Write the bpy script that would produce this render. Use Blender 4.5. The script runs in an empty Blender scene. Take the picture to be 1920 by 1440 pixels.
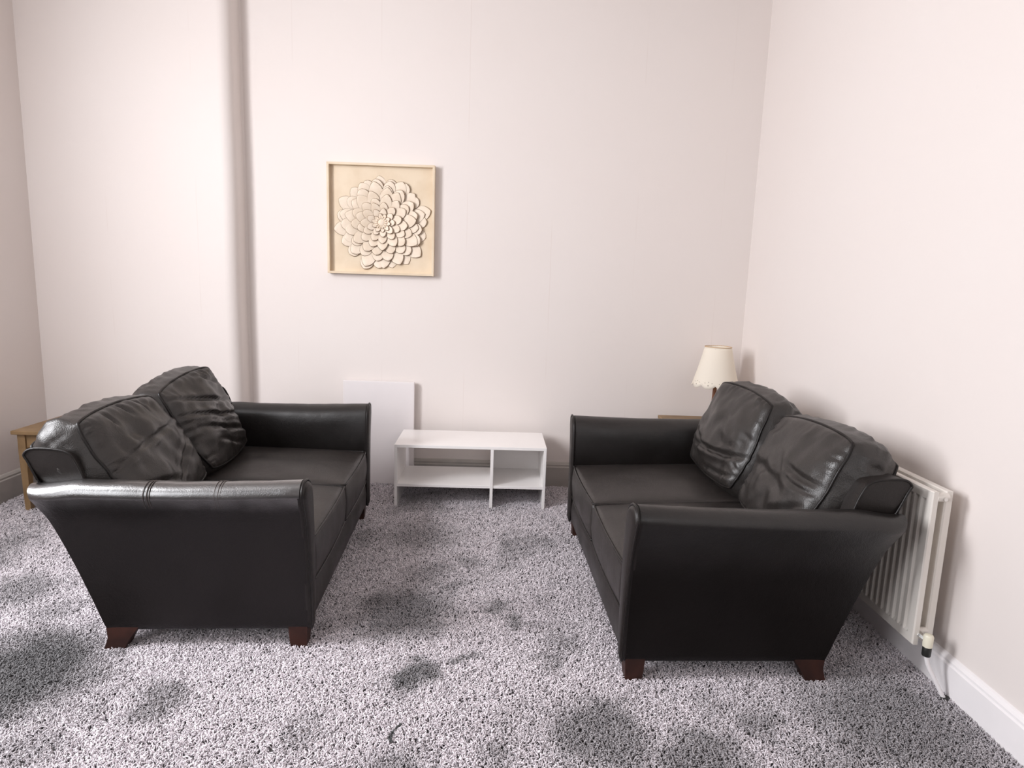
import bpy, bmesh, math, random
from mathutils import Vector, Matrix, noise
from math import sin, cos, pi, sqrt, atan2, exp
random.seed(7)
SC = bpy.context.scene
COL = SC.collection

# ------------------------------------------------------------------ camera
CAM_H = 1.35
F, PIT, YAW, ROL = 1185.75, 0.157, 0.0191, 0.0335
cy_, sy_, cp_, sp_ = cos(YAW), sin(YAW), cos(PIT), sin(PIT)
fwd = Vector((sy_*cp_, cy_*cp_, -sp_)); r0 = Vector((cy_, -sy_, 0)); u0 = r0.cross(fwd)
rt = r0*cos(ROL) + u0*sin(ROL); up = -r0*sin(ROL) + u0*cos(ROL)
cam = bpy.data.cameras.new('camera'); camo = bpy.data.objects.new('camera', cam); COL.objects.link(camo)
M = Matrix.Identity(4)
for i in range(3):
    M[i][0], M[i][1], M[i][2] = rt[i], up[i], -fwd[i]
M[2][3] = CAM_H
camo.matrix_world = M
cam.sensor_fit = 'HORIZONTAL'; cam.sensor_width = 36; cam.lens = F/1920*36; cam.clip_start = .02
SC.camera = camo

# ------------------------------------------------------------------ world, window light, added fill, exposure
w = bpy.data.worlds.new('world'); SC.world = w; w.use_nodes = True
w.node_tree.nodes['Background'].inputs[0].default_value = (.80, .88, 1, 1)
w.node_tree.nodes['Background'].inputs[1].default_value = 1.0
def area(name, loc, target, sx, sz, power, col, spread=180):
    l = bpy.data.lights.new(name, 'AREA'); l.shape = 'RECTANGLE'; l.size = sx; l.size_y = sz
    l.energy = power; l.color = col; l.spread = math.radians(spread)
    o = bpy.data.objects.new(name, l); COL.objects.link(o); o.location = loc
    o.rotation_euler = (Vector(target)-Vector(loc)).to_track_quat('-Z', 'Y').to_euler(); return o
area('window_daylight_left', (-2.92, 1.45, 2.1), (1.5, 2.5, .3), .95, 1.8, 185, (.97, .97, 1.0))
area('window_daylight_near', (-2.92, -.68, 2.0), (0, 2.4, .6), 1.25, 1.8, 48, (.97, .97, 1.0), 150)
area('added_fill_behind', (.75, -1.66, 1.85), (-1.0, 4, 1.4), 1.1, 1.7, 12, (1, .97, .95))  # fill lamp added behind the camera to lighten left wall and return
vs = SC.view_settings
SC.display_settings.display_device = 'sRGB'
vs.view_transform = 'Standard'; vs.look = 'None'; vs.gamma = 1; vs.use_curve_mapping = False
vs.exposure = -0.28
SC.cycles.max_bounces = 10; SC.cycles.diffuse_bounces = 6

# ------------------------------------------------------------------ helpers
def mat(name, col, rough=.6, spec=.5, metal=0, var=0, vscale=6, bump=0, bscale=60, bdist=.002, col2=None, coat=0):
    m = bpy.data.materials.new(name); m.use_nodes = True; nt = m.node_tree; N = nt.nodes; L = nt.links
    b = N['Principled BSDF']; c = tuple(col)+(1,)
    b.inputs['Base Color'].default_value = c; b.inputs['Roughness'].default_value = rough
    b.inputs['Specular IOR Level'].default_value = spec; b.inputs['Metallic'].default_value = metal
    b.inputs['Coat Weight'].default_value = coat
    tc = N.new('ShaderNodeTexCoord')
    if var or col2:
        n = N.new('ShaderNodeTexNoise'); n.inputs['Scale'].default_value = vscale; n.inputs['Detail'].default_value = 5
        L.new(tc.outputs['Object'], n.inputs['Vector'])
        mx = N.new('ShaderNodeMix'); mx.data_type = 'RGBA'
        mx.inputs['A'].default_value = c
        mx.inputs['B'].default_value = (tuple(col2)+(1,)) if col2 else tuple(x*(1-var) for x in col)+(1,)
        mr = N.new('ShaderNodeMapRange'); mr.inputs['From Min'].default_value = .4; mr.inputs['From Max'].default_value = .65
        L.new(n.outputs[0], mr.inputs[0]); L.new(mr.outputs[0], mx.inputs['Factor']); L.new(mx.outputs['Result'], b.inputs['Base Color'])
    if bump:
        n2 = N.new('ShaderNodeTexNoise'); n2.inputs['Scale'].default_value = bscale; n2.inputs['Detail'].default_value = 4
        L.new(tc.outputs['Object'], n2.inputs['Vector'])
        bp = N.new('ShaderNodeBump'); bp.inputs['Strength'].default_value = bump; bp.inputs['Distance'].default_value = bdist
        L.new(n2.outputs[0], bp.inputs['Height']); L.new(bp.outputs[0], b.inputs['Normal'])
    return m

def obj(name, bm, m, parent=None, smooth=False, bevel=0, recalc=True, angle=None):
    if recalc: bmesh.ops.recalc_face_normals(bm, faces=bm.faces)
    me = bpy.data.meshes.new(name); bm.to_mesh(me); bm.free()
    if smooth:
        for p in me.polygons: p.use_smooth = True
        if angle: me.set_sharp_from_angle(angle=angle)
    me.materials.append(m)
    o = bpy.data.objects.new(name, me); COL.objects.link(o)
    if parent: o.parent = parent
    if bevel:
        md = o.modifiers.new('bevel', 'BEVEL'); md.width = bevel; md.segments = 2; md.limit_method = 'ANGLE'
    return o
def empty(name, loc, rz=0):
    o = bpy.data.objects.new(name, None); COL.objects.link(o); o.location = loc; o.rotation_euler = (0, 0, rz)
    o.empty_display_size = .1
    return o
def tag(o, label=None, cat=None, group=None, kind=None):
    if label: o['label'] = label
    if cat: o['category'] = cat
    if group: o['group'] = group
    if kind: o['kind'] = kind
    return o
def box(bm, x0, y0, z0, x1, y1, z1):
    v = [bm.verts.new((x, y, z)) for z in (z0, z1) for y in (y0, y1) for x in (x0, x1)]
    for f in ((0, 2, 3, 1), (4, 5, 7, 6), (0, 1, 5, 4), (2, 6, 7, 3), (0, 4, 6, 2), (1, 3, 7, 5)):
        bm.faces.new([v[i] for i in f])
    return bm
def B(*a): return box(bmesh.new(), *a)
def tube(bm, pts, r, n=8, closed=False, r2=None):
    pts = [Vector(p) for p in pts]; rings = []; N = len(pts); up_ = None
    for i, p in enumerate(pts):
        a = pts[(i-1) % N] if (closed or i) else p; b = pts[(i+1) % N] if (closed or i < N-1) else p
        t = (b-a)
        t = t.normalized() if t.length > 1e-9 else Vector((0, 0, 1))
        if up_ is None: up_ = t.orthogonal().normalized()
        up_ = up_ - t*up_.dot(t); up_ = up_.normalized() if up_.length > 1e-6 else t.orthogonal().normalized()
        s = t.cross(up_); rr = r if r2 is None else r+(r2-r)*i/(N-1)
        rings.append([bm.verts.new(p+(up_*cos(2*pi*k/n)+s*sin(2*pi*k/n))*rr) for k in range(n)])
    for i in range(N if closed else N-1):
        A, C = rings[i], rings[(i+1) % N]
        for k in range(n): bm.faces.new((A[k], A[(k+1) % n], C[(k+1) % n], C[k]))
    if not closed:
        bm.faces.new(rings[0]); bm.faces.new(rings[-1])
    return bm
def loft(bm, loops, cap=True, closed=True):
    R = [[bm.verts.new(p) for p in lp] for lp in loops]; n = len(R[0])
    for A, C in zip(R[:-1], R[1:]):
        for k in range(n if closed else n-1): bm.faces.new((A[k], A[(k+1) % n], C[(k+1) % n], C[k]))
    if cap:
        bm.faces.new(R[0]); bm.faces.new(R[-1])
    return bm
def smoothstep(x, a, b):
    t = max(0, min(1, (x-a)/(b-a))); return t*t*(3-2*t)
def fbm(p, o=3):
    s = 0; a = 1; f = 1
    for _ in range(o):
        s += a*noise.noise(Vector(p)*f); a *= .5; f *= 2.1
    return s
def catmull(pts, per=6):
    P = [Vector(p) for p in pts]; P = [P[0]*2-P[1]]+P+[P[-1]*2-P[-2]]; out = []
    for i in range(1, len(P)-2):
        for k in range(per):
            t = k/per; a, b, c, d = P[i-1:i+3]
            out.append(.5*((2*b)+(c-a)*t+(2*a-5*b+4*c-d)*t*t+(3*b-a-3*c+d)*t**3))
    out.append(P[-2]); return out

# ------------------------------------------------------------------ materials
def wall_material(name, col, seams=False):
    m = mat(name, col, rough=.75, spec=.25)
    nt = m.node_tree; N = nt.nodes; L = nt.links; b = N['Principled BSDF']
    g = N.new('ShaderNodeNewGeometry')
    n = N.new('ShaderNodeTexNoise'); n.inputs['Scale'].default_value = 1.7; n.inputs['Detail'].default_value = 4
    L.new(g.outputs['Position'], n.inputs['Vector'])
    mx = N.new('ShaderNodeMix'); mx.data_type = 'RGBA'; L.new(n.outputs[0], mx.inputs['Factor'])
    mx.inputs['A'].default_value = tuple(col)+(1,); mx.inputs['B'].default_value = (col[0]*.985, col[1]*.965, col[2]*.955, 1)
    n2 = N.new('ShaderNodeTexNoise'); n2.inputs['Scale'].default_value = 26; n2.inputs['Detail'].default_value = 6
    L.new(g.outputs['Position'], n2.inputs['Vector'])
    bp = N.new('ShaderNodeBump'); bp.inputs['Strength'].default_value = .25; bp.inputs['Distance'].default_value = .002
    L.new(n2.outputs[0], bp.inputs['Height']); L.new(bp.outputs[0], b.inputs['Normal'])
    out = mx.outputs['Result']
    if seams:   # butt joints of lining paper every 54 cm, showing here and there
        sx = N.new('ShaderNodeSeparateXYZ'); L.new(g.outputs['Position'], sx.inputs[0])
        wob = N.new('ShaderNodeMath'); wob.operation = 'MULTIPLY_ADD'; L.new(n.outputs[0], wob.inputs[0]); wob.inputs[1].default_value = .012; L.new(sx.outputs[0], wob.inputs[2])
        a = N.new('ShaderNodeMath'); a.operation = 'ADD'; L.new(wob.outputs[0], a.inputs[0]); a.inputs[1].default_value = .235+.27+5.4
        md = N.new('ShaderNodeMath'); md.operation = 'MODULO'; L.new(a.outputs[0], md.inputs[0]); md.inputs[1].default_value = .54
        s1 = N.new('ShaderNodeMath'); s1.operation = 'SUBTRACT'; L.new(md.outputs[0], s1.inputs[0]); s1.inputs[1].default_value = .27
        ab = N.new('ShaderNodeMath'); ab.operation = 'ABSOLUTE'; L.new(s1.outputs[0], ab.inputs[0])
        mr = N.new('ShaderNodeMapRange'); mr.inputs[1].default_value = .0012; mr.inputs[2].default_value = .0035; mr.inputs[3].default_value = 1; mr.inputs[4].default_value = 0
        L.new(ab.outputs[0], mr.inputs[0])
        mp = N.new('ShaderNodeMapping'); mp.inputs['Scale'].default_value = (2.1, 1, 1.6); L.new(g.outputs['Position'], mp.inputs[0])
        n3 = N.new('ShaderNodeTexNoise'); n3.inputs['Scale'].default_value = 1.0; L.new(mp.outputs[0], n3.inputs['Vector'])
        m3 = N.new('ShaderNodeMapRange'); m3.inputs[1].default_value = .47; m3.inputs[2].default_value = .6; m3.inputs[4].default_value = .32; L.new(n3.outputs[0], m3.inputs[0])
        mu = N.new('ShaderNodeMath'); mu.operation = 'MULTIPLY'; L.new(mr.outputs[0], mu.inputs[0]); L.new(m3.outputs[0], mu.inputs[1])
        mx2 = N.new('ShaderNodeMix'); mx2.data_type = 'RGBA'; L.new(mu.outputs[0], mx2.inputs['Factor']); L.new(out, mx2.inputs['A'])
        mx2.inputs['B'].default_value = (col[0]*.86, col[1]*.80, col[2]*.77, 1); out = mx2.outputs['Result']
    L.new(out, b.inputs['Base Color'])
    return m
WALL = (.765, .713, .686)
M_wall = wall_material('warm_white_wall_paint', WALL)
M_wallb = wall_material('warm_white_lined_wall', WALL, True)
M_wallf = wall_material('bounce_cut_wall', (.42, .39, .37))  # unseen wall, toned darker to cut bounced light
M_ceil = mat('white_ceiling_paint', (.70, .67, .65), .8, .2)
M_white = mat('white_gloss_paint', (.86, .83, .835), .35, .4, var=.03, bump=.1, bscale=20)
M_skirt = mat('shaded_skirting_paint', (.44, .41, .38), .45, .35, var=.12, vscale=9)  # light paint taken darker: shade along back and left walls put in
M_board = mat('white_board_paint', (.78, .735, .735), .5, .3, var=.02)
M_lam = mat('white_laminate', (.90, .875, .86), .32, .4, var=.015)
M_rad = mat('radiator_enamel', (.74, .70, .65), .28, .5)
M_valve = mat('ivory_plastic', (.80, .76, .62), .35, .5)
M_black = mat('black_plastic', (.02, .02, .018), .4, .4)
M_brass = mat('chrome_metal', (.75, .74, .72), .25, .5, metal=1)
M_leg = mat('reddish_stained_wood', (.045, .017, .012), .5, .25, col2=(.024, .010, .008), vscale=14)
M_oak = mat('honey_oak', (.27, .175, .09), .45, .3, col2=(.20, .125, .06), vscale=9)
M_stem = mat('turned_brown_wood', (.19, .07, .025), .35, .5, col2=(.12, .04, .015), vscale=30)
M_frame = mat('pale_limed_wood', (.74, .62, .47), .6, .3, col2=(.68, .55, .40), vscale=7)
M_petal = mat('whitewashed_carved_wood', (.80, .685, .56), .55, .3, col2=(.72, .60, .47), vscale=18, bump=.3, bscale=90)

M_edge = mat('petal_shadow_edge', (.22, .14, .075), .7, .2)  # brown rim paints the shadow lines between overlapping petals
def leather(name, base, rough, bump=.35, spec=.3):
    m = bpy.data.materials.new(name); m.use_nodes = True; nt = m.node_tree; N = nt.nodes; L = nt.links; b = N['Principled BSDF']
    tc = N.new('ShaderNodeTexCoord')
    n = N.new('ShaderNodeTexNoise'); n.inputs['Scale'].default_value = 5; n.inputs['Detail'].default_value = 6; L.new(tc.outputs['Object'], n.inputs['Vector'])
    mx = N.new('ShaderNodeMix'); mx.data_type = 'RGBA'; L.new(n.outputs[0], mx.inputs['Factor'])
    mx.inputs['A'].default_value = tuple(c*.75 for c in base)+(1,); mx.inputs['B'].default_value = tuple(c*1.3 for c in base)+(1,)
    L.new(mx.outputs['Result'], b.inputs['Base Color'])
    mr = N.new('ShaderNodeMapRange'); mr.inputs[1].default_value = .3; mr.inputs[2].default_value = .7; mr.inputs[3].default_value = rough-.07; mr.inputs[4].default_value = rough+.09
    L.new(n.outputs[0], mr.inputs[0]); L.new(mr.outputs[0], b.inputs['Roughness'])
    b.inputs['Specular IOR Level'].default_value = spec
    v = N.new('ShaderNodeTexVoronoi'); v.inputs['Scale'].default_value = 260; L.new(tc.outputs['Object'], v.inputs['Vector'])
    n2 = N.new('ShaderNodeTexNoise'); n2.inputs['Scale'].default_value = 38; n2.inputs['Detail'].default_value = 6; n2.inputs['Distortion'].default_value = .6; L.new(tc.outputs['Object'], n2.inputs['Vector'])
    ad = N.new('ShaderNodeMath'); ad.operation = 'MULTIPLY_ADD'; L.new(v.outputs[0], ad.inputs[0]); ad.inputs[1].default_value = .35; L.new(n2.outputs[0], ad.inputs[2])
    bp = N.new('ShaderNodeBump'); bp.inputs['Strength'].default_value = bump; bp.inputs['Distance'].default_value = .0016
    L.new(ad.outputs[0], bp.inputs['Height']); L.new(bp.outputs[0], b.inputs['Normal'])
    return m
M_leather = leather('dark_brown_leather', (.015, .012, .011), .40, .5, .36)
M_seat = leather('lit_seat_leather', (.021, .0172, .0158), .40, .6, .45)  # same leather, lighter copy: window light on the seats put into colour
M_arm = leather('shaded_arm_leather_polished_on_top', (.006, .0045, .0041), .38, .5, .2)  # same leather, darker copy: shade on the arm sides put into colour
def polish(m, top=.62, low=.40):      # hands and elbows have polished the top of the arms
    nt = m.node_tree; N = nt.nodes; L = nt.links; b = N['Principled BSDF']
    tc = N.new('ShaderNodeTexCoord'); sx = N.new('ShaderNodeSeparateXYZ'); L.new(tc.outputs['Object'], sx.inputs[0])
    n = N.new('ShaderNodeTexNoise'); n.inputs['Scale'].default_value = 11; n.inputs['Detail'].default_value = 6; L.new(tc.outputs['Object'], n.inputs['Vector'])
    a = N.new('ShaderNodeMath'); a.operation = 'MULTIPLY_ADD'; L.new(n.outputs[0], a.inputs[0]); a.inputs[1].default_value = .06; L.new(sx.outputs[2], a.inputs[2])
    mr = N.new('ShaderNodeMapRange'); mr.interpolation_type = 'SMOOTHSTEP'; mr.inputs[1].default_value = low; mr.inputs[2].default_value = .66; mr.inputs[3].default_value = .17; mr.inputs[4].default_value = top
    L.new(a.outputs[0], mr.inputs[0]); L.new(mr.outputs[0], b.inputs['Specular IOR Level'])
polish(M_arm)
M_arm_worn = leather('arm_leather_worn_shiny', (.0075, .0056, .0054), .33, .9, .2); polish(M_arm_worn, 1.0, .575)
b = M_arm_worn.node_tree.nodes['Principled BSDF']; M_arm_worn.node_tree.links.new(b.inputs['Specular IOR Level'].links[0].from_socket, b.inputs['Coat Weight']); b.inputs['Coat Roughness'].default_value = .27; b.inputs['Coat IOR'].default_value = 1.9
M_leather_soft = leather('creased_black_leather', (.020, .0170, .0155), .345, .8, .58)
M_pipe = leather('leather_piping', (.010, .008, .0075), .34)
M_stitch = mat('pale_seam_leather', (.05, .038, .034), .4, .5)

# ------------------------------------------------------------------ the room
D, XR, XL, YB, XB, YF, ZC = 4.126, 1.58, -2.86, 3.96, -1.638, -1.6, 3.3
def struct(o): o['kind'] = 'structure'; return o
# carpet backing as the floor
M_floor = mat('carpet_backing', (.12, .112, .115), .95, .1, var=.3, vscale=8, bump=.8, bscale=220, bdist=.004)
struct(obj('floor', B(XL-.15, YF-.15, -.06, XR+.15, D+.15, 0), M_floor))
struct(obj('ceiling', B(XL-.15, YF-.15, ZC, XR+.15, D+.15, ZC+.1), M_ceil))
struct(obj('wall_right', B(XR, YF-.15, 0, XR+.15, D+.15, ZC), M_wall))
# back wall with the projecting left part and its rounded corner
pl = [(XL, YB), (XB-.07, YB)]
for k in range(1, 7):
    a = pi/2*k/6; pl.append((XB-.07+.07*sin(a), YB+.07-.07*cos(a)))
pl += [(XB, D-.012), (XB+.012, D), (XR+.0, D), (XR+.15, D+.15), (XL-.15, D+.15), (XL-.15, YB)]
nz = 24
loops = []
for i in range(nz+1):
    z = ZC*i/nz
    loops.append([(x+(.006*noise.noise(Vector((0, 3, z*1.3))) if 0 < j < 9 else 0), y, z) for j, (x, y) in enumerate(pl)])
struct(obj('wall_back', loft(bmesh.new(), loops), M_wallb, smooth=True, angle=.6))
# left wall with a window opening, front wall with an added opening for fill
def wall_open(name, axis, pos, thick, a0, a1, openings, z0, z1, m):
    bm = bmesh.new()
    def bx(s0, s1, q0, q1):
        if axis == 'x': box(bm, pos, s0, q0, pos+thick, s1, q1)
        else: box(bm, s0, pos, q0, s1, pos+thick, q1)
    c = a0
    for o0, o1 in openings:
        bx(c, o0, 0, ZC); bx(o0, o1, 0, z0); bx(o0, o1, z1, ZC); c = o1
    bx(c, a1, 0, ZC)
    return struct(obj(name, bm, m))
wall_open('wall_left', 'x', XL, -.15, YF-.15, D+.15, [(-1.35, 0), (.92, 1.98)], .95, 3.05, M_wall)
wall_open('wall_front', 'y', YF, -.15, XL-.15, XR+.15, [(.15, 1.35)], .95, 2.8, M_wallf)
def window(name, axis, pos, a0, a1, z0, z1):
    r = struct(empty(name, (pos, a0, z0) if axis == 'x' else (a0, pos, z0)))
    def bx(nm, s0, s1, q0, q1, t=.05, off=-.13):
        bm = B(off, s0-a0, q0-z0, off+t, s1-a0, q1-z0) if axis == 'x' else B(s0-a0, off, q0-z0, s1-a0, off+t, q1-z0)
        return obj(nm, bm, M_white, r, bevel=.004)
    bx('window_frame', a0, a0+.06, z0, z1); bx('window_frame', a1-.06, a1, z0, z1)
    bx('window_frame', a0, a1, z1-.06, z1); bx('window_frame', a0, a1, z0, z0+.07)
    zm = (z0+z1)/2; bx('sash_rail', a0+.06, a1-.06, zm-.025, zm+.025)
    bx('window_sill', a0-.05, a1+.05, z0-.03, z0, .17, -.12)
window('window_1', 'x', XL, .92, 1.98, .95, 3.05)
window('window_3', 'x', XL, -1.35, 0, .95, 3.05)
window('added_window_2', 'y', YF, .15, 1.35, .95, 2.8)  # made-up window around the added fill lamp

# skirting boards
def skirting(name, axis, pos, side, a0, a1, h, m, t=.02):
    prof = [(0, 0), (t, 0), (t, h*.80), (t*.75, h*.84), (t*.75, h*.90), (t*.35, h*.97), (0, h)]
    L_ = []
    for s in (a0, a1):
        L_.append([((pos+side*d, s, z) if axis == 'x' else (s, pos+side*d, z)) for d, z in prof])
    return struct(obj(name, loft(bmesh.new(), L_), m))
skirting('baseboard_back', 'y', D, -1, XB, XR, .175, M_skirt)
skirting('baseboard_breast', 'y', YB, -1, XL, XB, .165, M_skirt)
skirting('baseboard_right', 'x', XR, -1, YF, D-.02, .14, M_white)
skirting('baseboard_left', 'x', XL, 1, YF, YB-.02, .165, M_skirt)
skirting('baseboard_front', 'y', YF, 1, XL, XR, .165, M_white)

# carpet pile: shaggy tufts, brushed darker in places, left sofa's shadow painted in
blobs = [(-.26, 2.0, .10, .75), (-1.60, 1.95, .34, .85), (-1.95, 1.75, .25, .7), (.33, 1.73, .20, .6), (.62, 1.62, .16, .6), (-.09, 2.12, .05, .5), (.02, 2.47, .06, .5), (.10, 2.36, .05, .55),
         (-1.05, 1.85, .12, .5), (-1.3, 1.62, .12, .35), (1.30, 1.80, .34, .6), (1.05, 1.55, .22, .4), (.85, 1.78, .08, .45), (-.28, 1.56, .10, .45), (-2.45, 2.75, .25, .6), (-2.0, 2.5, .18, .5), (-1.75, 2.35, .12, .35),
         (-.37, 2.43, .23, .62), (-.30, 2.75, .14, .35), (-.12, 2.9, .07, .35), (-.40, 3.2, .22, .35), (.22, 2.10, .06, .4), (-.274, 1.735, .014, 1.3), (-.276, 1.71, .014, 1.3), (.02, 1.62, .07, .4), (-.55, 1.72, .08, .3)]  # ones beside the left sofa paint its floor shadow into the pile
def pile_material():
    m = bpy.data.materials.new('grey_shaggy_pile'); m.use_nodes = True; nt = m.node_tree; N = nt.nodes; L = nt.links; b = N['Principled BSDF']
    b.inputs['Roughness'].default_value = .8; b.inputs['Specular IOR Level'].default_value = .2
    g = N.new('ShaderNodeNewGeometry'); oi = N.new('ShaderNodeObjectInfo')
    nz = N.new('ShaderNodeTexNoise'); nz.inputs['Scale'].default_value = 2.6; nz.inputs['Detail'].default_value = 3; nz.inputs['Distortion'].default_value = .7; L.new(g.outputs['Position'], nz.inputs['Vector'])
    n2 = N.new('ShaderNodeTexNoise'); n2.inputs['Scale'].default_value = 9; n2.inputs['Detail'].default_value = 3; L.new(g.outputs['Position'], n2.inputs['Vector'])
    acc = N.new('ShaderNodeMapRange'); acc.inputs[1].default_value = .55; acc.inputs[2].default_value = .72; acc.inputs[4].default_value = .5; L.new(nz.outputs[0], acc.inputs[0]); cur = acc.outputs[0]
    # warp positions a little so brushed marks and painted shadow have ragged edges
    wv = N.new('ShaderNodeVectorMath'); wv.operation = 'MULTIPLY_ADD'; L.new(n2.outputs['Color'], wv.inputs[0]); wv.inputs[1].default_value = (.22, .22, 0); L.new(g.outputs['Position'], wv.inputs[2])
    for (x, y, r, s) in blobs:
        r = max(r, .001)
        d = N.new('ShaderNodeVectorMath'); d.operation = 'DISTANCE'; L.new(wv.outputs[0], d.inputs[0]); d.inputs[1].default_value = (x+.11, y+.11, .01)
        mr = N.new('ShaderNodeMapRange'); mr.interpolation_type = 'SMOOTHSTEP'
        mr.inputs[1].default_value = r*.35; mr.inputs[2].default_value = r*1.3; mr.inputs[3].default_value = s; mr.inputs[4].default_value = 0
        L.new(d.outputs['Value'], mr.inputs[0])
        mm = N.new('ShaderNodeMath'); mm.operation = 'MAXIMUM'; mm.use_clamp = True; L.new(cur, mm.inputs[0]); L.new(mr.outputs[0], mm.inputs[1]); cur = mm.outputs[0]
    light = N.new('ShaderNodeMix'); light.data_type = 'RGBA'; L.new(oi.outputs['Random'], light.inputs['Factor'])
    light.inputs['A'].default_value = (.50, .465, .49, 1); light.inputs['B'].default_value = (.92, .865, .90, 1)
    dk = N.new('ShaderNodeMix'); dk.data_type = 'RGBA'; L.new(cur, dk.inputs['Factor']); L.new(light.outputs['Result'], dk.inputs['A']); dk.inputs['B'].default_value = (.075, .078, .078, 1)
    L.new(dk.outputs['Result'], b.inputs['Base Color'])
    return m
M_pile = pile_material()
def carpet():
    bm = bmesh.new()
    x0, x1, y0, y1 = XL+.022, XR-.022, 1.1, D-.022
    def strip(xa, xb, ya, yb):
        n = max(1, round((yb-ya)/.25))
        for i in range(n):
            q0, q1 = ya+(yb-ya)*i/n, ya+(yb-ya)*(i+1)/n
            bm.faces.new([bm.verts.new(c) for c in ((xa, q0, .002), (xb, q0, .002), (xb, q1, .002), (xa, q1, .002))])
    strip(x0, x1, y0, YB-.022); strip(XB+.005, x1, YB-.022, y1)
    o = obj('carpet_pile', bm, M_floor, recalc=False)
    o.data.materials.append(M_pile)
    tag(o, 'grey shaggy carpet pile covering the whole floor', 'carpet', kind='stuff')
    ng = bpy.data.node_groups.new('pile', 'GeometryNodeTree'); N = ng.nodes; L = ng.links
    ng.interface.new_socket('Geometry', in_out='INPUT', socket_type='NodeSocketGeometry')
    ng.interface.new_socket('Geometry', in_out='OUTPUT', socket_type='NodeSocketGeometry')
    gi = N.new('NodeGroupInput'); go = N.new('NodeGroupOutput')
    dp = N.new('GeometryNodeDistributePointsOnFaces');  dp.inputs['Seed'].default_value = 3
    L.new(gi.outputs[0], dp.inputs['Mesh'])
    ps = N.new('GeometryNodeInputPosition'); sx = N.new('ShaderNodeSeparateXYZ'); L.new(ps.outputs[0], sx.inputs[0])
    dm = N.new('ShaderNodeMapRange'); dm.inputs[1].default_value = 2.2; dm.inputs[2].default_value = 3.2; dm.inputs[3].default_value = 44000; dm.inputs[4].default_value = 27000
    L.new(sx.outputs[1], dm.inputs[0]);
    L.new(dm.outputs[0], dp.inputs['Density'])
    qb = N.new('GeometryNodeCurveQuadraticBezier'); qb.inputs['Resolution'].default_value = 3
    qb.inputs['Start'].default_value = (0, 0, -.001); qb.inputs['Middle'].default_value = (.0007, 0, .0072); qb.inputs['End'].default_value = (.0080, .0028, .0082)
    cc = N.new('GeometryNodeCurvePrimitiveCircle'); cc.inputs['Resolution'].default_value = 4; cc.inputs['Radius'].default_value = .0015
    cm = N.new('GeometryNodeCurveToMesh'); L.new(qb.outputs[0], cm.inputs['Curve']); L.new(cc.outputs['Curve'], cm.inputs['Profile Curve'])
    cm.inputs['Fill Caps'].default_value = True
    ip = N.new('GeometryNodeInstanceOnPoints'); L.new(dp.outputs['Points'], ip.inputs['Points']); L.new(cm.outputs[0], ip.inputs['Instance'])
    rv = N.new('FunctionNodeRandomValue'); rv.data_type = 'FLOAT_VECTOR'
    rv.inputs[0].default_value = (-.35, -.35, 0); rv.inputs[1].default_value = (.35, .35, 6.283)
    e2r = N.new('FunctionNodeEulerToRotation'); L.new(rv.outputs[0], e2r.inputs[0]); L.new(e2r.outputs[0], ip.inputs['Rotation'])
    rs = N.new('FunctionNodeRandomValue'); rs.data_type = 'FLOAT'; rs.inputs[2].default_value = .75; rs.inputs[3].default_value = 1.25; rs.inputs['Seed'].default_value = 5
    L.new(rs.outputs[1], ip.inputs['Scale'])
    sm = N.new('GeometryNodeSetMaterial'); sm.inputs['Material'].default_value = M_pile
    L.new(ip.outputs[0], sm.inputs[0])
    L.new(sm.outputs[0], go.inputs[0])
    md = o.modifiers.new('pile', 'NODES'); md.node_group = ng
    return o
PILE_DENSITY = 21000
carpet()

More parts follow.
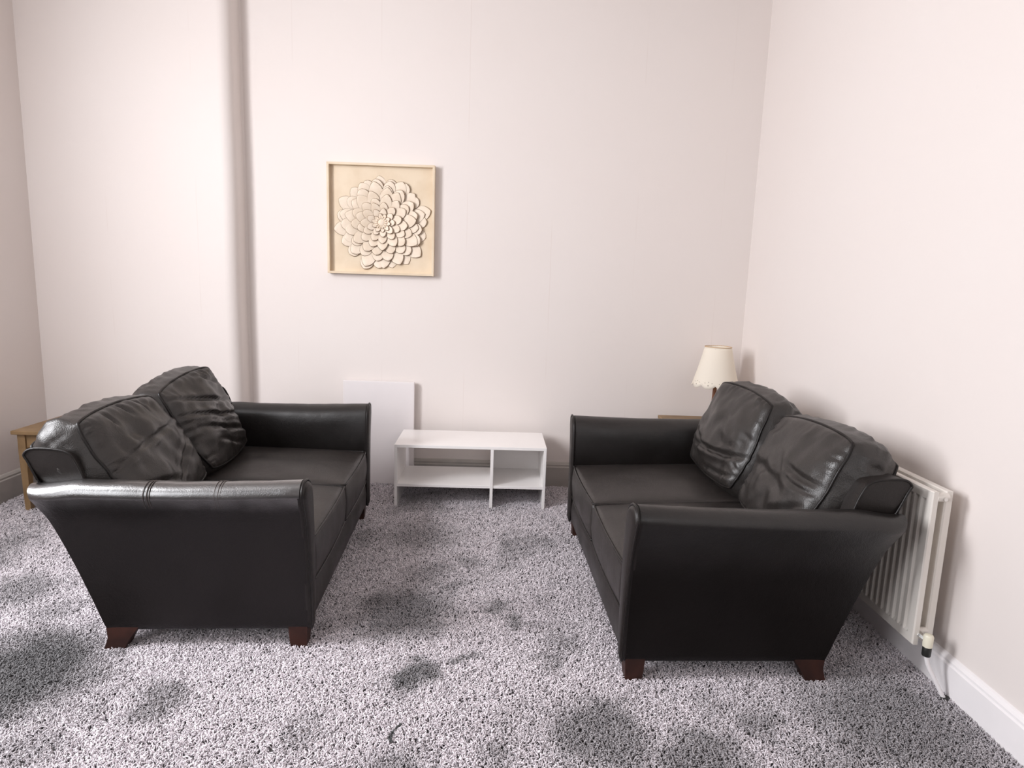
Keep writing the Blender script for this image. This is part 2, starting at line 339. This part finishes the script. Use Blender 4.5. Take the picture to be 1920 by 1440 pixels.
# ------------------------------------------------------------------ two leather sofas
LB = 1.332
def sofa(side, loc, rz, label, worn):
    root = tag(empty('leather_sofa', loc, rz), label, 'sofa')
    P = lambda u, v, z: (side*u, v, z)
    # base body with the front rail
    prof = [(0.012, .085), (0.0, .10), (-.004, .16), (0.0, .205), (.02, .232), (.06, .240), (.70, .240), (.755, .24), (.712, .085)]
    lo = [[P(u, v, z) for u, z in prof] for v in (.02, .3, .67, 1.0, LB-.02)]
    obj('front_rail', loft(bmesh.new(), lo), M_leather, root, smooth=True, angle=.7)
    # backrest, flaring outwards to the top
    bp = catmull([(.64, .10, 0), (.66, .26, 0), (.69, .44, 0), (.735, .62, 0), (.765, .705, 0), (.80, .742, 0), (.895, .75, 0), (.930, .73, 0), (.918, .70, 0), (.880, .61, 0), (.80, .44, 0), (.745, .26, 0), (.702, .09, 0)], 5)
    def vend(v, z):      # narrower than the arms below their tops
        q = .03*(1-smoothstep(z, .58, .64)); return max(-.012+q, min(LB+.012-q, v))
    lo = []
    for k in range(25):
        s = k/24; v = -.035+s*(LB+.07); e = min(s, 1-s)*24
        sh = .012*max(0, 1-e/1.0)
        c = Vector((.83, .42, 0))
        lo.append([P(*( (p.x+(c.x-p.x)*sh), vend(v, p.y), (p.y+(c.y-p.y)*sh) - .01*sin(pi*s)*smoothstep(p.y, .5, .75))) for p in bp])
    obj('backrest', loft(bmesh.new(), lo), M_leather, root, smooth=True, angle=.9)
    for v in (-.013, LB+.013):
        obj('back_piping', tube(bmesh.new(), [P(p.x, vend(v, p.y), p.y) for p in bp if p.y > .5], .0045, 6), M_pipe, root, smooth=True)
    # arms
    def arm_prof(inner=.0):
        # (v outward negative, z); closed loop, seen for the near arm
        return catmull([(.045, .088, 0), (.005, .086, 0), (-.004, .20, 0), (-.018, .36, 0), (-.045, .50, 0), (-.078, .585, 0), (-.088, .615, 0),
                        (-.076, .643, 0), (-.045, .657, 0), (-.005, .650, 0), (.030, .625, 0), (.046, .585, 0), (.056, .50, 0), (.066, .36, 0), (.062, .20, 0), (.045, .092, 0)], 4)
    ap = arm_prof()
    def uend(z): return .705 + (z-.085)/.56*.185
    for far in (0, 1):
        V = (lambda v: LB-v) if far else (lambda v: v)
        lo = []; ns = 30
        for k in range(ns+1):
            s = k/ns
            row = []
            ee = min(1, (1-s)*ns/3.0)
            for p in ap:
                u = s*uend(p.y)
                z = p.y - .010*sin(pi*min(1, s*1.0))*smoothstep(p.y, .5, .64) - .022*smoothstep(s, .80, 1)*smoothstep(p.y, .5, .65)
                v = p.x
                # soft puckers of the leather over the arm
                v += .0022*fbm((u*9, z*7, 3+far*9+side), 2)*(1 if z > .45 else .3)
                z += .0018*fbm((u*14, v*9, 7+far*5+side), 2)*smoothstep(z, .5, .64)
                # rounded rear end and front edge
                if s > .93:
                    q = (s-.93)/.07; v = v+(0-v)*.18*q*q
                if k == 0: v = v + (.005-v)*.05
                row.append(P(u+.006, V(v), z))
            lo.append(row)
        arm = obj('armrest', loft(bmesh.new(), lo), M_arm_worn if worn and not far else M_arm, root, smooth=True, angle=.9)
        # tear-drop front panel with its piping
        c = Vector((.005, .4, 0))
        fp = [(p.x+(c.x-p.x)*.04, p.y+(c.y-p.y)*.01) for p in ap]
        rings = []
        for (du, k_) in ((.012, 1.0), (-.004, .97), (-.012, .82), (-.015, .5)):
            rings.append([P(du, V(.006+(v-.006)*k_*( 1.0 )), .37+(z-.37)*(1-(1-k_)*.16)) for v, z in fp])
        obj('arm_front_panel', loft(bmesh.new(), rings), M_leather, arm, smooth=True, angle=.9)
        obj('piping', tube(bmesh.new(), [P(-.004, V(p.x*1.02), p.y) for p in ap], .0048, 6, closed=True), M_pipe, arm, smooth=True)
        # stitched cross seams over the arm
        for su in ((.27, .50) if worn and not far else ()):
            bm = bmesh.new()
            for off in (-.012, -.004, .008):
                tube(bm, [P(su+off+.006+.01*(p.y-.6), V(p.x*1.0), p.y+.0006-.010*sin(pi*su/uend(.6))*smoothstep(p.y, .5, .64)) for p in ap if p.y > .565], .0013 if off != -.004 else .0016, 5)
            obj('arm_seam', bm, M_stitch, arm, smooth=True)
    # legs
    for v0 in (.0, LB-.066):
        vv = v0+.004
        bm = bmesh.new()
        lo = [[P(.008+t, vv+t, z), P(.078-t, vv+t, z), P(.078-t, vv+.062-t, z), P(.008+t, vv+.062-t, z)] for z, t in ((0, .006), (.05, .002), (.092, 0))]
        obj('leg', loft(bm, lo), M_leg, root, bevel=.002)
        bm = bmesh.new(); lo = []
        for z, a, b_ in ((0, .655, .728), (.02, .648, .722), (.05, .632, .712), (.092, .60, .715)):
            lo.append([P(a, vv, z), P(b_, vv, z), P(b_, vv+.055, z), P(a, vv+.055, z)])
        obj('leg', loft(bm, lo), M_leg, root, bevel=.002)
    # seat cushions
    for i in range(2):
        v0 = .062+i*(LB-.124)/2; v1 = v0+(LB-.124)/2
        quad = [(-.008, v0+.003, .405), (-.008, v1-.003, .405), (.70, v1-.003, .425), (.70, v0+.003, .425)]   # top face: front-near, front-far, back-far, back-near
        bm, pipes = cushion_bm([Vector(P(*q)) for q in quad], Vector((0, 0, -.168)), bulge=.030, border=.008, seed=11*i+side, wr=.0035, round_=.05, na=26, nb=28)
        sc = obj('seat_cushion', bm, M_seat, root, smooth=True)
        obj('piping', pipes, M_pipe, sc, smooth=True)
    return root

def cushion_bm(Q, T, bulge=.04, border=.02, seed=0, wr=.006, round_=.10, creases=(), na=34, nb=30, nc=8, puck=.0, piper=.0045, rearbulge=.6):
    """Box cushion. Q: face corners (a-,b-),(a+,b-),(a+,b+),(a-,b+); T: vector from face to rear."""
    def quad(a, b):
        k = round_
        a2 = a*sqrt(1-k*b*b*.9*abs(a)**4); b2 = b*sqrt(1-k*a*a*.9*abs(b)**4)
        s, t = (a2+1)/2, (b2+1)/2
        return Q[0]*(1-s)*(1-t)+Q[1]*s*(1-t)+Q[2]*s*t+Q[3]*(1-s)*t
    ce = (Q[0]+Q[1]+Q[2]+Q[3])/4
    A = (Q[1]+Q[2]-Q[0]-Q[3]).normalized(); Bv = (Q[2]+Q[3]-Q[0]-Q[1]).normalized()
    n = -T.normalized(); la = (Q[1]-Q[0]).length; lb = (Q[3]-Q[0]).length
    def crease(a, b):
        h = 0
        for (x0, y0, x1, y1, wd, dp) in creases:
            dx, dy = x1-x0, y1-y0; t = max(0, min(1, ((a-x0)*dx+(b-y0)*dy)/(dx*dx+dy*dy)))
            bend = .06*sin(3.1*t+seed)
            px, py = x0+dx*t - dy*bend, y0+dy*t + dx*bend
            d = sqrt((a-px)**2+(b-py)**2); tp = sin(pi*min(1, max(0, t*.86+.07)))
            h -= dp*tp*exp(-(d/wd)**2)
            # raised lip alongside the fold
            d2 = abs(d-wd*1.9); h += .30*dp*tp*exp(-(d2/(wd*1.1))**2)
        return h
    def pos(a, b, c):
        p = quad(a, b); f = (1-c)/2
        p = p+T*f
        env = (1-abs(a)**2.6)*(1-abs(b)**2.6); env = max(0, env)**.6
        hb = bulge*env if c > .999 else (-bulge*rearbulge*env if c < -.999 else 0)
        if c > .999:
            hb += wr*fbm((a*1.7*la/lb+seed*3.1, b*1.7, seed), 2)*(.35+.65*env)
            hb += crease(a, b)
            if puck:
                e = max(abs(a), abs(b)); along = (b*lb if abs(a) > abs(b) else a*la)
                hb += puck*smoothstep(e, .55, .95)*(1-smoothstep(e, .97, 1))*sin(along*62+9*noise.noise(Vector((a*2.3, b*2.3, seed))))*max(0, .35+1.3*noise.noise(Vector((a*2.6, b*2.6, seed+5))))
        p = p+n*hb
        if abs(c) <= .999:
            side_ = (1-c*c)
            out = Vector((0, 0, 0))
            if abs(a) > .999: out += A*(1 if a > 0 else -1)
            if abs(b) > .999: out += Bv*(1 if b > 0 else -1)
            if out.length > 0:
                out.normalize(); p = p+out*(border*side_ + wr*.8*fbm((a*3+seed, b*3, c*2), 2)*side_)
        return p
    bm = bmesh.new(); vd = {}
    def V(i, j, k):
        key = (i, j, k)
        if key not in vd:
            a, b, c = -1+2*i/na, -1+2*j/nb, -1+2*k/nc
            vd[key] = bm.verts.new(pos(a, b, c))
        return vd[key]
    for i in range(na):
        for j in range(nb):
            for k in (0, nc): bm.faces.new((V(i, j, k), V(i+1, j, k), V(i+1, j+1, k), V(i, j+1, k)))
    for k in range(nc):
        for i in range(na):
            for j in (0, nb): bm.faces.new((V(i, j, k), V(i+1, j, k), V(i+1, j, k+1), V(i, j, k+1)))
        for j in range(nb):
            for i in (0, na): bm.faces.new((V(i, j, k), V(i, j+1, k), V(i, j+1, k+1), V(i, j, k+1)))
    pb = bmesh.new()
    for c in (1, -1):
        lp = [(-1+2*i/na, -1) for i in range(na)]+[(1, -1+2*j/nb) for j in range(nb)]+[(1-2*i/na, 1) for i in range(na)]+[(-1, 1-2*j/nb) for j in range(nb)]
        tube(pb, [pos(a, b, c*.9999 if False else c) + (A*(a if abs(a) > .999 else 0)+Bv*(b if abs(b) > .999 else 0))*.001 for a, b in lp], piper, 6, closed=True)
    return bm, pb

SL = dict(side=-1, loc=(-.667, 2.148, 0), rz=.0617*.84375)
SL['rz'] = .0521; SRz = .0355
sofa(-1, (-.667, 2.148, 0), .0521, 'dark brown leather two-seater sofa on the left, with shiny worn near arm', True)
sofa(1, (.451, 1.987, 0), .0355, 'dark brown leather two-seater sofa on the right, in front of the radiator', False)

def world_pt(side, u, v, z):
    x, y, t = (-.667, 2.148, .0521) if side < 0 else (.451, 1.987, .0355)
    U = side*u
    return Vector((x+U*cos(t)-v*sin(t), y+U*sin(t)+v*cos(t), z))
def back_cushion(side, quad, thick, label, seed, creases, **kw):
    """quad (u,v,z): bottom-near, bottom-far, top-far, top-near of the front face"""
    Q = [world_pt(side, *q) for q in quad]
    nrm = ((Q[2]-Q[0]).cross(Q[3]-Q[1])).normalized()
    want = world_pt(side, 1, 0, 0)-world_pt(side, 0, 0, 0)
    if nrm.dot(want) < 0: nrm = -nrm
    bm, pb = cushion_bm(Q, nrm*thick, seed=seed, creases=creases, **kw)
    c = (Q[0]+Q[1])/2
    bmesh.ops.translate(bm, verts=bm.verts, vec=-c); bmesh.ops.translate(pb, verts=pb.verts, vec=-c)
    o = obj('back_cushion', bm, M_leather_soft, smooth=True); o.location = c
    tag(o, label, 'cushion')
    obj('piping', pb, M_pipe, o, smooth=True)
    return o
KW = dict(bulge=.056, border=.036, wr=.021, round_=.24, puck=.0045, piper=.0055, na=60, nb=48, nc=10)
back_cushion(-1, [(.575, .075, .455), (.585, .655, .455), (.775, .535, .858), (.80, .01, .842)], .175,
             'slumped near leather back cushion on the left sofa, with pale shiny corner', 1,
             [(-.95, -.12, .75, .38, .045, .010), (-.1, -.95, .95, .12, .04, .014), (-.9, -.5, .2, -.72, .05, .009), (-.5, .93, -.42, .62, .03, .010), (-.1, .95, .0, .68, .03, .010), (.3, .95, .42, .62, .035, .012)], **KW)
back_cushion(-1, [(.585, .67, .455), (.60, 1.20, .46), (.76, 1.085, .910), (.785, .57, .848)], .165,
             'far crumpled leather back cushion on the left sofa, leaning to its far arm', 2,
             [(-.97, .62, .9, .22, .04, .018), (-.95, .22, .97, -.12, .04, .020), (-.8, -.12, .97, -.50, .045, .018), (-.5, -.5, .8, -.82, .045, .012), (.0, .9, .97, .58, .045, .012)], **KW)
back_cushion(1, [(.60, .105, .455), (.60, .60, .455), (.79, .625, .852), (.79, .065, .868)], .185,
             'near leather back cushion on the right sofa, closest to the radiator', 3,
             [(-.9, .05, -.2, .15, .05, .014), (-.85, -.35, -.1, -.75, .05, .018), (.75, -.1, -.35, -.32, .08, .010), (-.95, -.1, -.3, -.05, .04, .010)], **KW)
back_cushion(1, [(.615, .68, .452), (.595, 1.225, .475), (.745, 1.21, .906), (.785, .68, .880)], .175,
             'far leather back cushion on the right sofa, in front of the lamp', 4,
             [(-.95, -.15, .75, -.62, .05, .024), (-.95, -.62, .1, -.9, .04, .014), (.1, -.5, .85, -.3, .06, .016), (-.3, .5, .1, .1, .09, .008)], **KW)

# ------------------------------------------------------------------ white console unit
co = tag(empty('storage_bench', (-.615, 3.652, 0), .0133), 'low white open shelving bench standing on the carpet between the two sofas', 'shelf unit')
Wc, Dc, Hc, t = .906, .393, .388, .016
def bpart(name, par, m, *a, bevel=.0012): return obj(name, B(*a), m, par, bevel=bevel)
bpart('top_panel', co, M_lam, 0, 0, Hc-.018, Wc, Dc, Hc)
bpart('side_panel', co, M_lam, 0, .001, 0, t, Dc-.001, Hc-.018)
bpart('side_panel', co, M_lam, Wc-t, .001, 0, Wc, Dc-.001, Hc-.018)
xd = .572
bpart('divider_panel', co, M_lam, xd, .001, 0, xd+.018, Dc-.002, Hc-.018)
bpart('shelf', co, M_lam, t, .006, .128, xd, Dc-.004, .146)
bpart('shelf', co, M_lam, xd+.018, .006, .128, Wc-t, Dc-.004, .146)
bpart('back_panel', co, M_lam, xd+.018, Dc-.016, .146, Wc-t, Dc-.006, Hc-.018)

# white board fixed against the wall
pb_ = tag(obj('wall_board', B(0, 0, 0, .462, .028, .692), M_board, bevel=.003), 'tall flat white board standing against the back wall behind the bench', 'board')
pb_.location = (-1.02, 4.076, 0.003)

# ------------------------------------------------------------------ flower wall art
fx0, fx1, fz0, fz1 = -1.112, -.443, 1.380, 2.057
art = tag(empty('wall_art', (fx0, D-.002, fz0)), 'square pale wood framed relief of a layered carved flower on the back wall', 'wall art')
Wf, Hf = fx1-fx0, fz1-fz0; ft = .014; dep = .046
obj('backing_board', B(ft, -.012, ft, Wf-ft, 0, Hf-ft), M_frame, art)
def slat(name, pts):
    lo = [[(x, y, z) for x, z in pts] for y in (0, -dep)]
    obj(name, loft(bmesh.new(), lo), M_frame, art, bevel=.0012)
slat('frame_side', [(0, 0), (ft, ft), (ft, Hf-ft), (0, Hf)])
slat('frame_side', [(Wf, 0), (Wf-ft, ft), (Wf-ft, Hf-ft), (Wf, Hf)])
slat('frame_side', [(0, Hf), (ft, Hf-ft), (Wf-ft, Hf-ft), (Wf, Hf)])
slat('frame_side', [(0, 0), (ft, ft), (Wf-ft, ft), (Wf, 0)])
cx, cz = -.772-fx0, 1.700-fz0
def petal_mesh(r0, r1, wdt, z0, z1, pointy, name='petal'):
    """a cupped petal lying along +x from r0 to r1, height along +z, with a thick edge"""
    bm = bmesh.new(); nu, nv = 6, 4; G = []
    for i in range(nu+1):
        t_ = i/nu; s = 1-(1-t_)**1.7; r = r0+(r1-r0)*s
        hw = wdt/2*(.5+.5*sin(pi/2*min(1, s/.5))) if s < .5 else wdt/2*max(.0, 1-((s-.5)/.5)**(2.3-.6*pointy))**(.6+.15*pointy)
        row = []
        for j in range(nv+1):
            q = -1+2*j/nv
            z = z0+(z1-z0)*s + .045*wdt*(1-q*q)*(.3+.7*s)*(1-.5*s)
            row.append(bm.verts.new((r, hw*q+1e-5*j, z)))
        G.append(row)
    for i in range(nu):
        for j in range(nv): bm.faces.new((G[i][j], G[i+1][j], G[i+1][j+1], G[i][j+1]))
    # thickness skirt, flared so its brown draws the shadow lines
    rim = [G[i][0] for i in range(nu+1)]+[G[nu][j] for j in range(1, nv+1)]+[G[i][nv] for i in range(nu-1, -1, -1)]
    xm = (r0+r1)/2
    low = [bm.verts.new((v.co.x+.0022*(1 if v.co.x > xm else 0), v.co.y+(.0016 if v.co.y > 0 else -.0016), v.co.z-.004)) for v in rim]
    for a in range(len(rim)-1): bm.faces.new((rim[a], low[a], low[a+1], rim[a+1])).material_index = 1
    me = bpy.data.meshes.new(name); bmesh.ops.recalc_face_normals(bm, faces=bm.faces); bm.to_mesh(me); bm.free()
    for p in me.polygons: p.use_smooth = True
    me.set_sharp_from_angle(angle=.8); me.materials.append(M_petal); me.materials.append(M_edge); return me
R90 = Matrix.Rotation(pi/2, 4, 'X')        # local z (height) -> -y (out of the wall)
rings = [(.294, .20, .082, 19, .001, .012), (.272, .17, .082, 17, .005, .019), (.238, .13, .080, 16, .009, .026), (.203, .10, .076, 14, .013, .032),
         (.165, .07, .068, 13, .017, .037), (.128, .05, .056, 11, .021, .042), (.090, .03, .042, 9, .025, .045), (.058, .02, .024, 10, .031, .046)]
for ri, (r1, rr0, wd, cnt, z0, z1) in enumerate(rings):
    variants = [petal_mesh(rr0, r1*(1+.03*(k-1)), wd*(1+.06*(k-1)), z0, z1, k/2) for k in range(3)]
    for k in range(cnt):
        o = bpy.data.objects.new('petal', variants[random.randrange(3)]); COL.objects.link(o); o.parent = art
        a = 2*pi*(k+(.5 if ri % 2 else 0))/cnt + random.uniform(-.07, .07) + ri*.11
        o.matrix_local = Matrix.Translation((cx, -.012, cz)) @ R90 @ Matrix.Rotation(a, 4, 'Z') @ Matrix.Rotation(random.uniform(-.02, .03), 4, 'Y') @ Matrix.Scale(1+random.uniform(-.05, .05), 4)
# the button in the middle: a fluted dome inside a ring of small lobes
for k in range(14):
    a = 2*pi*k/14
    bm = bmesh.new(); bmesh.ops.create_icosphere(bm, subdivisions=2, radius=1, matrix=Matrix.Translation((cx+.030*cos(a), -.012-.038, cz+.030*sin(a))) @ Matrix.Rotation(-a, 4, 'Y') @ Matrix.Diagonal((.011, .010, .0066, 1)))
    obj('petal_bud', bm, M_petal, art, smooth=True)
bm = bmesh.new(); bmesh.ops.create_uvsphere(bm, u_segments=24, v_segments=10, radius=1, matrix=Matrix.Translation((cx, -.012-.036, cz)) @ Matrix.Diagonal((.024, .012, .024, 1)))
obj('flower_centre', bm, M_petal, art, smooth=True)

# ------------------------------------------------------------------ side tables and lamp
def side_table(name_label, loc, w_, d_, h_, rz=0):
    r = tag(empty('side_table', loc, rz), name_label, 'table')
    obj('tabletop', B(0, 0, h_-.022, w_, d_, h_), M_oak, r, bevel=.004)
    obj('apron', B(.03, .03, h_-.10, w_-.03, .048, h_-.022), M_oak, r, bevel=.001)
    obj('apron', B(.03, d_-.048, h_-.10, w_-.03, d_-.03, h_-.022), M_oak, r, bevel=.001)
    obj('apron', B(.03, .048, h_-.10, .048, d_-.048, h_-.022), M_oak, r, bevel=.001)
    obj('apron', B(w_-.048, .048, h_-.10, w_-.03, d_-.048, h_-.022), M_oak, r, bevel=.001)
    for x in (.02, w_-.062):
        for y in (.02, d_-.062):
            lo = [[(x+q, y+q, z), (x+.042-q, y+q, z), (x+.042-q, y+.042-q, z), (x+q, y+.042-q, z)] for z, q in ((0, .006), (h_-.12, 0), (h_-.022, 0))]
            obj('leg', loft(bmesh.new(), lo), M_oak, r, bevel=.001)
    obj('shelf', B(.04, .04, .12, w_-.04, d_-.04, .138), M_oak, r, bevel=.001)
    return r
side_table('small honey oak side table behind the left sofa', (-2.665, 3.405, 0), .52, .415, .467)
side_table('pale oak side table in the corner behind the right sofa, carrying the lamp', (1.045, 3.66, 0), .50, .41, .53)

lamp = tag(empty('table_lamp', (1.335, 3.86, .53)), 'table lamp with cream perforated scalloped shade and brown wooden stem, in the corner', 'lamp')
def lathe(bm, prof, n=32):
    lo = [[(r*cos(2*pi*k/n), r*sin(2*pi*k/n), z) for k in range(n)] for r, z in prof]
    return loft(bm, lo)
obj('lamp_base', lathe(bmesh.new(), [(.075, 0), (.078, .008), (.07, .02), (.04, .028), (.024, .04), (.02, .05)]), M_stem, lamp, smooth=True, angle=.7)
obj('lamp_stem', lathe(bmesh.new(), [(.018, .045), (.022, .07), (.017, .10), (.0135, .15), (.0125, .20), (.0115, .245), (.0115, .262)], 20), M_stem, lamp, smooth=True, angle=.8)
obj('bulb_holder', lathe(bmesh.new(), [(.013, .262), (.016, .266), (.016, .30), (.012, .31), (.012, .325)], 20), M_white, lamp, smooth=True, angle=.6)
obj('bulb', lathe(bmesh.new(), [(.010, .325), (.016, .345), (.027, .37), (.028, .39), (.018, .412), (.004, .418)], 20), mat('frosted_bulb', (.8, .8, .78), .2), lamp, smooth=True)
m = bpy.data.materials.new('cream_perforated_shade'); m.use_nodes = True; nt = m.node_tree; N = nt.nodes; L = nt.links
b = N['Principled BSDF']; b.inputs['Base Color'].default_value = (.95, .91, .83, 1); b.inputs['Roughness'].default_value = .8; b.inputs['Specular IOR Level'].default_value = .15
tr = N.new('ShaderNodeBsdfTranslucent'); tr.inputs[0].default_value = (.95, .88, .76, 1)
ms = N.new('ShaderNodeMixShader'); ms.inputs[0].default_value = .35; L.new(b.outputs[0], ms.inputs[1]); L.new(tr.outputs[0], ms.inputs[2]); L.new(ms.outputs[0], N['Material Output'].inputs[0])
M_shade = m
# shade with scalloped hem
bm = bmesh.new(); n_ = 160; zt = .480; nsc = 10
def hem(th): return .250-.018*abs(sin(nsc*th/2))**.8
def srad(z): # flares a little more near the hem
    s = (zt-z)/(zt-.22); return .079+.060*s+.010*s**3
rows = []
for i in range(13):
    f = i/12; row = []
    for k in range(n_):
        th = 2*pi*k/n_; z = zt-(zt-hem(th))*f; r = srad(z)
        row.append(bm.verts.new((r*cos(th), r*sin(th), z)))
    rows.append(row)
for A_, C_ in zip(rows[:-1], rows[1:]):
    for k in range(n_): bm.faces.new((A_[k], A_[(k+1) % n_], C_[(k+1) % n_], C_[k]))
sh = obj('lamp_shade', bm, M_shade, lamp, smooth=True)
md = sh.modifiers.new('thick', 'SOLIDIFY'); md.thickness = .0015
obj('shade_ring', tube(bmesh.new(), [(.0795*cos(2*pi*k/40), .0795*sin(2*pi*k/40), zt) for k in range(40)], .0022, 6, closed=True), mat('tan_binding', (.55, .36, .20), .6), sh, smooth=True)
bm = bmesh.new()      # punched eyelets along the hem
for k in range(nsc):
    th = 2*pi*(k+.5)/nsc
    for dz, dth, rr in ((.020, 0, .0034), (.040, 0, .0024), (.034, .16, .0022), (.034, -.16, .0022)):
        z = .232+dz; r = srad(z)+.0004
        T_ = Matrix.Translation((r*cos(th+dth), r*sin(th+dth), z)) @ Matrix.Rotation(th+dth, 4, 'Z') @ Matrix.Rotation(pi/2, 4, 'Y')
        bmesh.ops.create_cone(bm, cap_ends=True, segments=10, radius1=rr, radius2=rr, depth=.0012, matrix=T_)
obj('eyelets', bm, mat('eyelet_shadow', (.32, .27, .21), .8), sh)
bm = bmesh.new()
for k in range(3):
    th = 2*pi*k/3; tube(bm, [(0.012*cos(th), .012*sin(th), .31), (srad(.47)*cos(th), srad(.47)*sin(th), .47)], .0013, 5)
obj('shade_carrier', bm, M_brass, lamp)

# ------------------------------------------------------------------ radiator on the right wall
rad = tag(empty('radiator', (1.445, 1.992, .168)), 'white double panel radiator on the right wall behind the right sofa', 'radiator')
Lr, Hr = 1.25, .548
def panel(name, x, m, ribs=True, z0=0, z1=Hr, y0=0, th=.013):
    bm = bmesh.new()
    ys = [0, .0, .012, .028]; ds = [0]
    pitch = .0333; prof = [(y0, .004), (y0+.004, 0), (y0+.026, 0)]
    y = y0+.030
    while y < y0+Lr-.06:
        prof += [(y, 0), (y+.006, .007), (y+.020, .007), (y+.026, 0)]; y += pitch
    prof += [(y0+Lr-.004, 0), (y0+Lr, .004)]
    zs = [(z0, .004, 0), (z0+.003, 0, 0), (z0+.032, 0, 0), (z0+.042, 0, 1), (z1-.042, 0, 1), (z1-.032, 0, 0), (z1-.003, 0, 0), (z1, .004, 0)]
    G = []
    for z, e, k in zs:
        G.append([bm.verts.new((x+max(e, d*(k if d > .0045 else 1)) if ribs or d < .0045 else x+e, yy, z)) for yy, d in prof])
    for A_, C_ in zip(G[:-1], G[1:]):
        for i in range(len(prof)-1): bm.faces.new((A_[i], A_[i+1], C_[i+1], C_[i]))
    # back sheet and rim
    bk = [bm.verts.new((x+th, yy, zz)) for yy, zz in ((y0, z0), (y0+Lr, z0), (y0+Lr, z1), (y0, z1))]
    bm.faces.new(bk)
    bm.faces.new([bk[0]]+[v for v in G[0]]+[bk[1]]); bm.faces.new([bk[3]]+[v for v in G[-1]]+[bk[2]])
    bm.faces.new([bk[0], bk[3]]+[g[0] for g in reversed(G)]); bm.faces.new([bk[1], bk[2]]+[g[-1] for g in reversed(G)])
    return obj(name, bm, m, rad, smooth=True, angle=.45)
panel('front_panel', 0, M_rad, th=.020)
panel('rear_panel', .052, M_rad, y0=.012, z1=Hr-.001, z0=.03, th=.024)
# convector fins between the panels, end header with bleed plug
bm = bmesh.new(); y = .06
while y < Lr-.03:
    box(bm, .0205, y, .06, .0515, y+.0012, Hr-.04); y += .02
tag(obj('convector_fins', bm, M_rad, rad), kind='stuff')
obj('end_header', tube(bmesh.new(), [(.018, .014, Hr-.022), (.060, .018, Hr-.022)], .016, 12), M_rad, rad, smooth=True, angle=.6)
ph = obj('bleed_plug', tube(bmesh.new(), [(.042, .010, Hr-.024), (.042, -.006, Hr-.024)], .0065, 12), M_brass, rad, smooth=True, angle=.6)
obj('bottom_header', tube(bmesh.new(), [(.015, .018, .045), (.060, .022, .045)], .011, 12), M_rad, rad, smooth=True, angle=.6)
vb = obj('valve_body', lathe(bmesh.new(), [(.010, -.010), (.015, -.006), (.016, .030), (.013, .036), (.006, .039)], 20), M_valve, rad, smooth=True, angle=.6); vb.location = (.034, -.028, .018)
obj('valve_nut', tube(bmesh.new(), [(.022, .018, .040), (.024, .004, .038), (.027, -.006, .036), (.031, -.018, .034)], .012, 8), M_brass, rad, smooth=True, angle=.5)
obj('valve_collar', lathe(bmesh.new(), [(.013, 0), (.014, .003), (.014, .030), (.012, .034)], 18), M_black, vb, smooth=True, angle=.6).location = (0, 0, -.040)
obj('pipe', tube(bmesh.new(), catmull([(.034, -.028, -.020), (.045, -.032, -.06), (.075, -.045, -.12), (.098, -.055, -.166)], 5), .0075, 10), M_white, rad, smooth=True, angle=.8)
obj('pipe_collar', tube(bmesh.new(), [(.098, -.055, -.166), (.098, -.055, -.156)], .016, 16), M_black, rad, smooth=True, angle=.6)
for yy in (.2, 1.0):
    obj('wall_bracket', B(.077, yy, .10, XR-1.4455, yy+.03, Hr-.08), M_rad, rad)
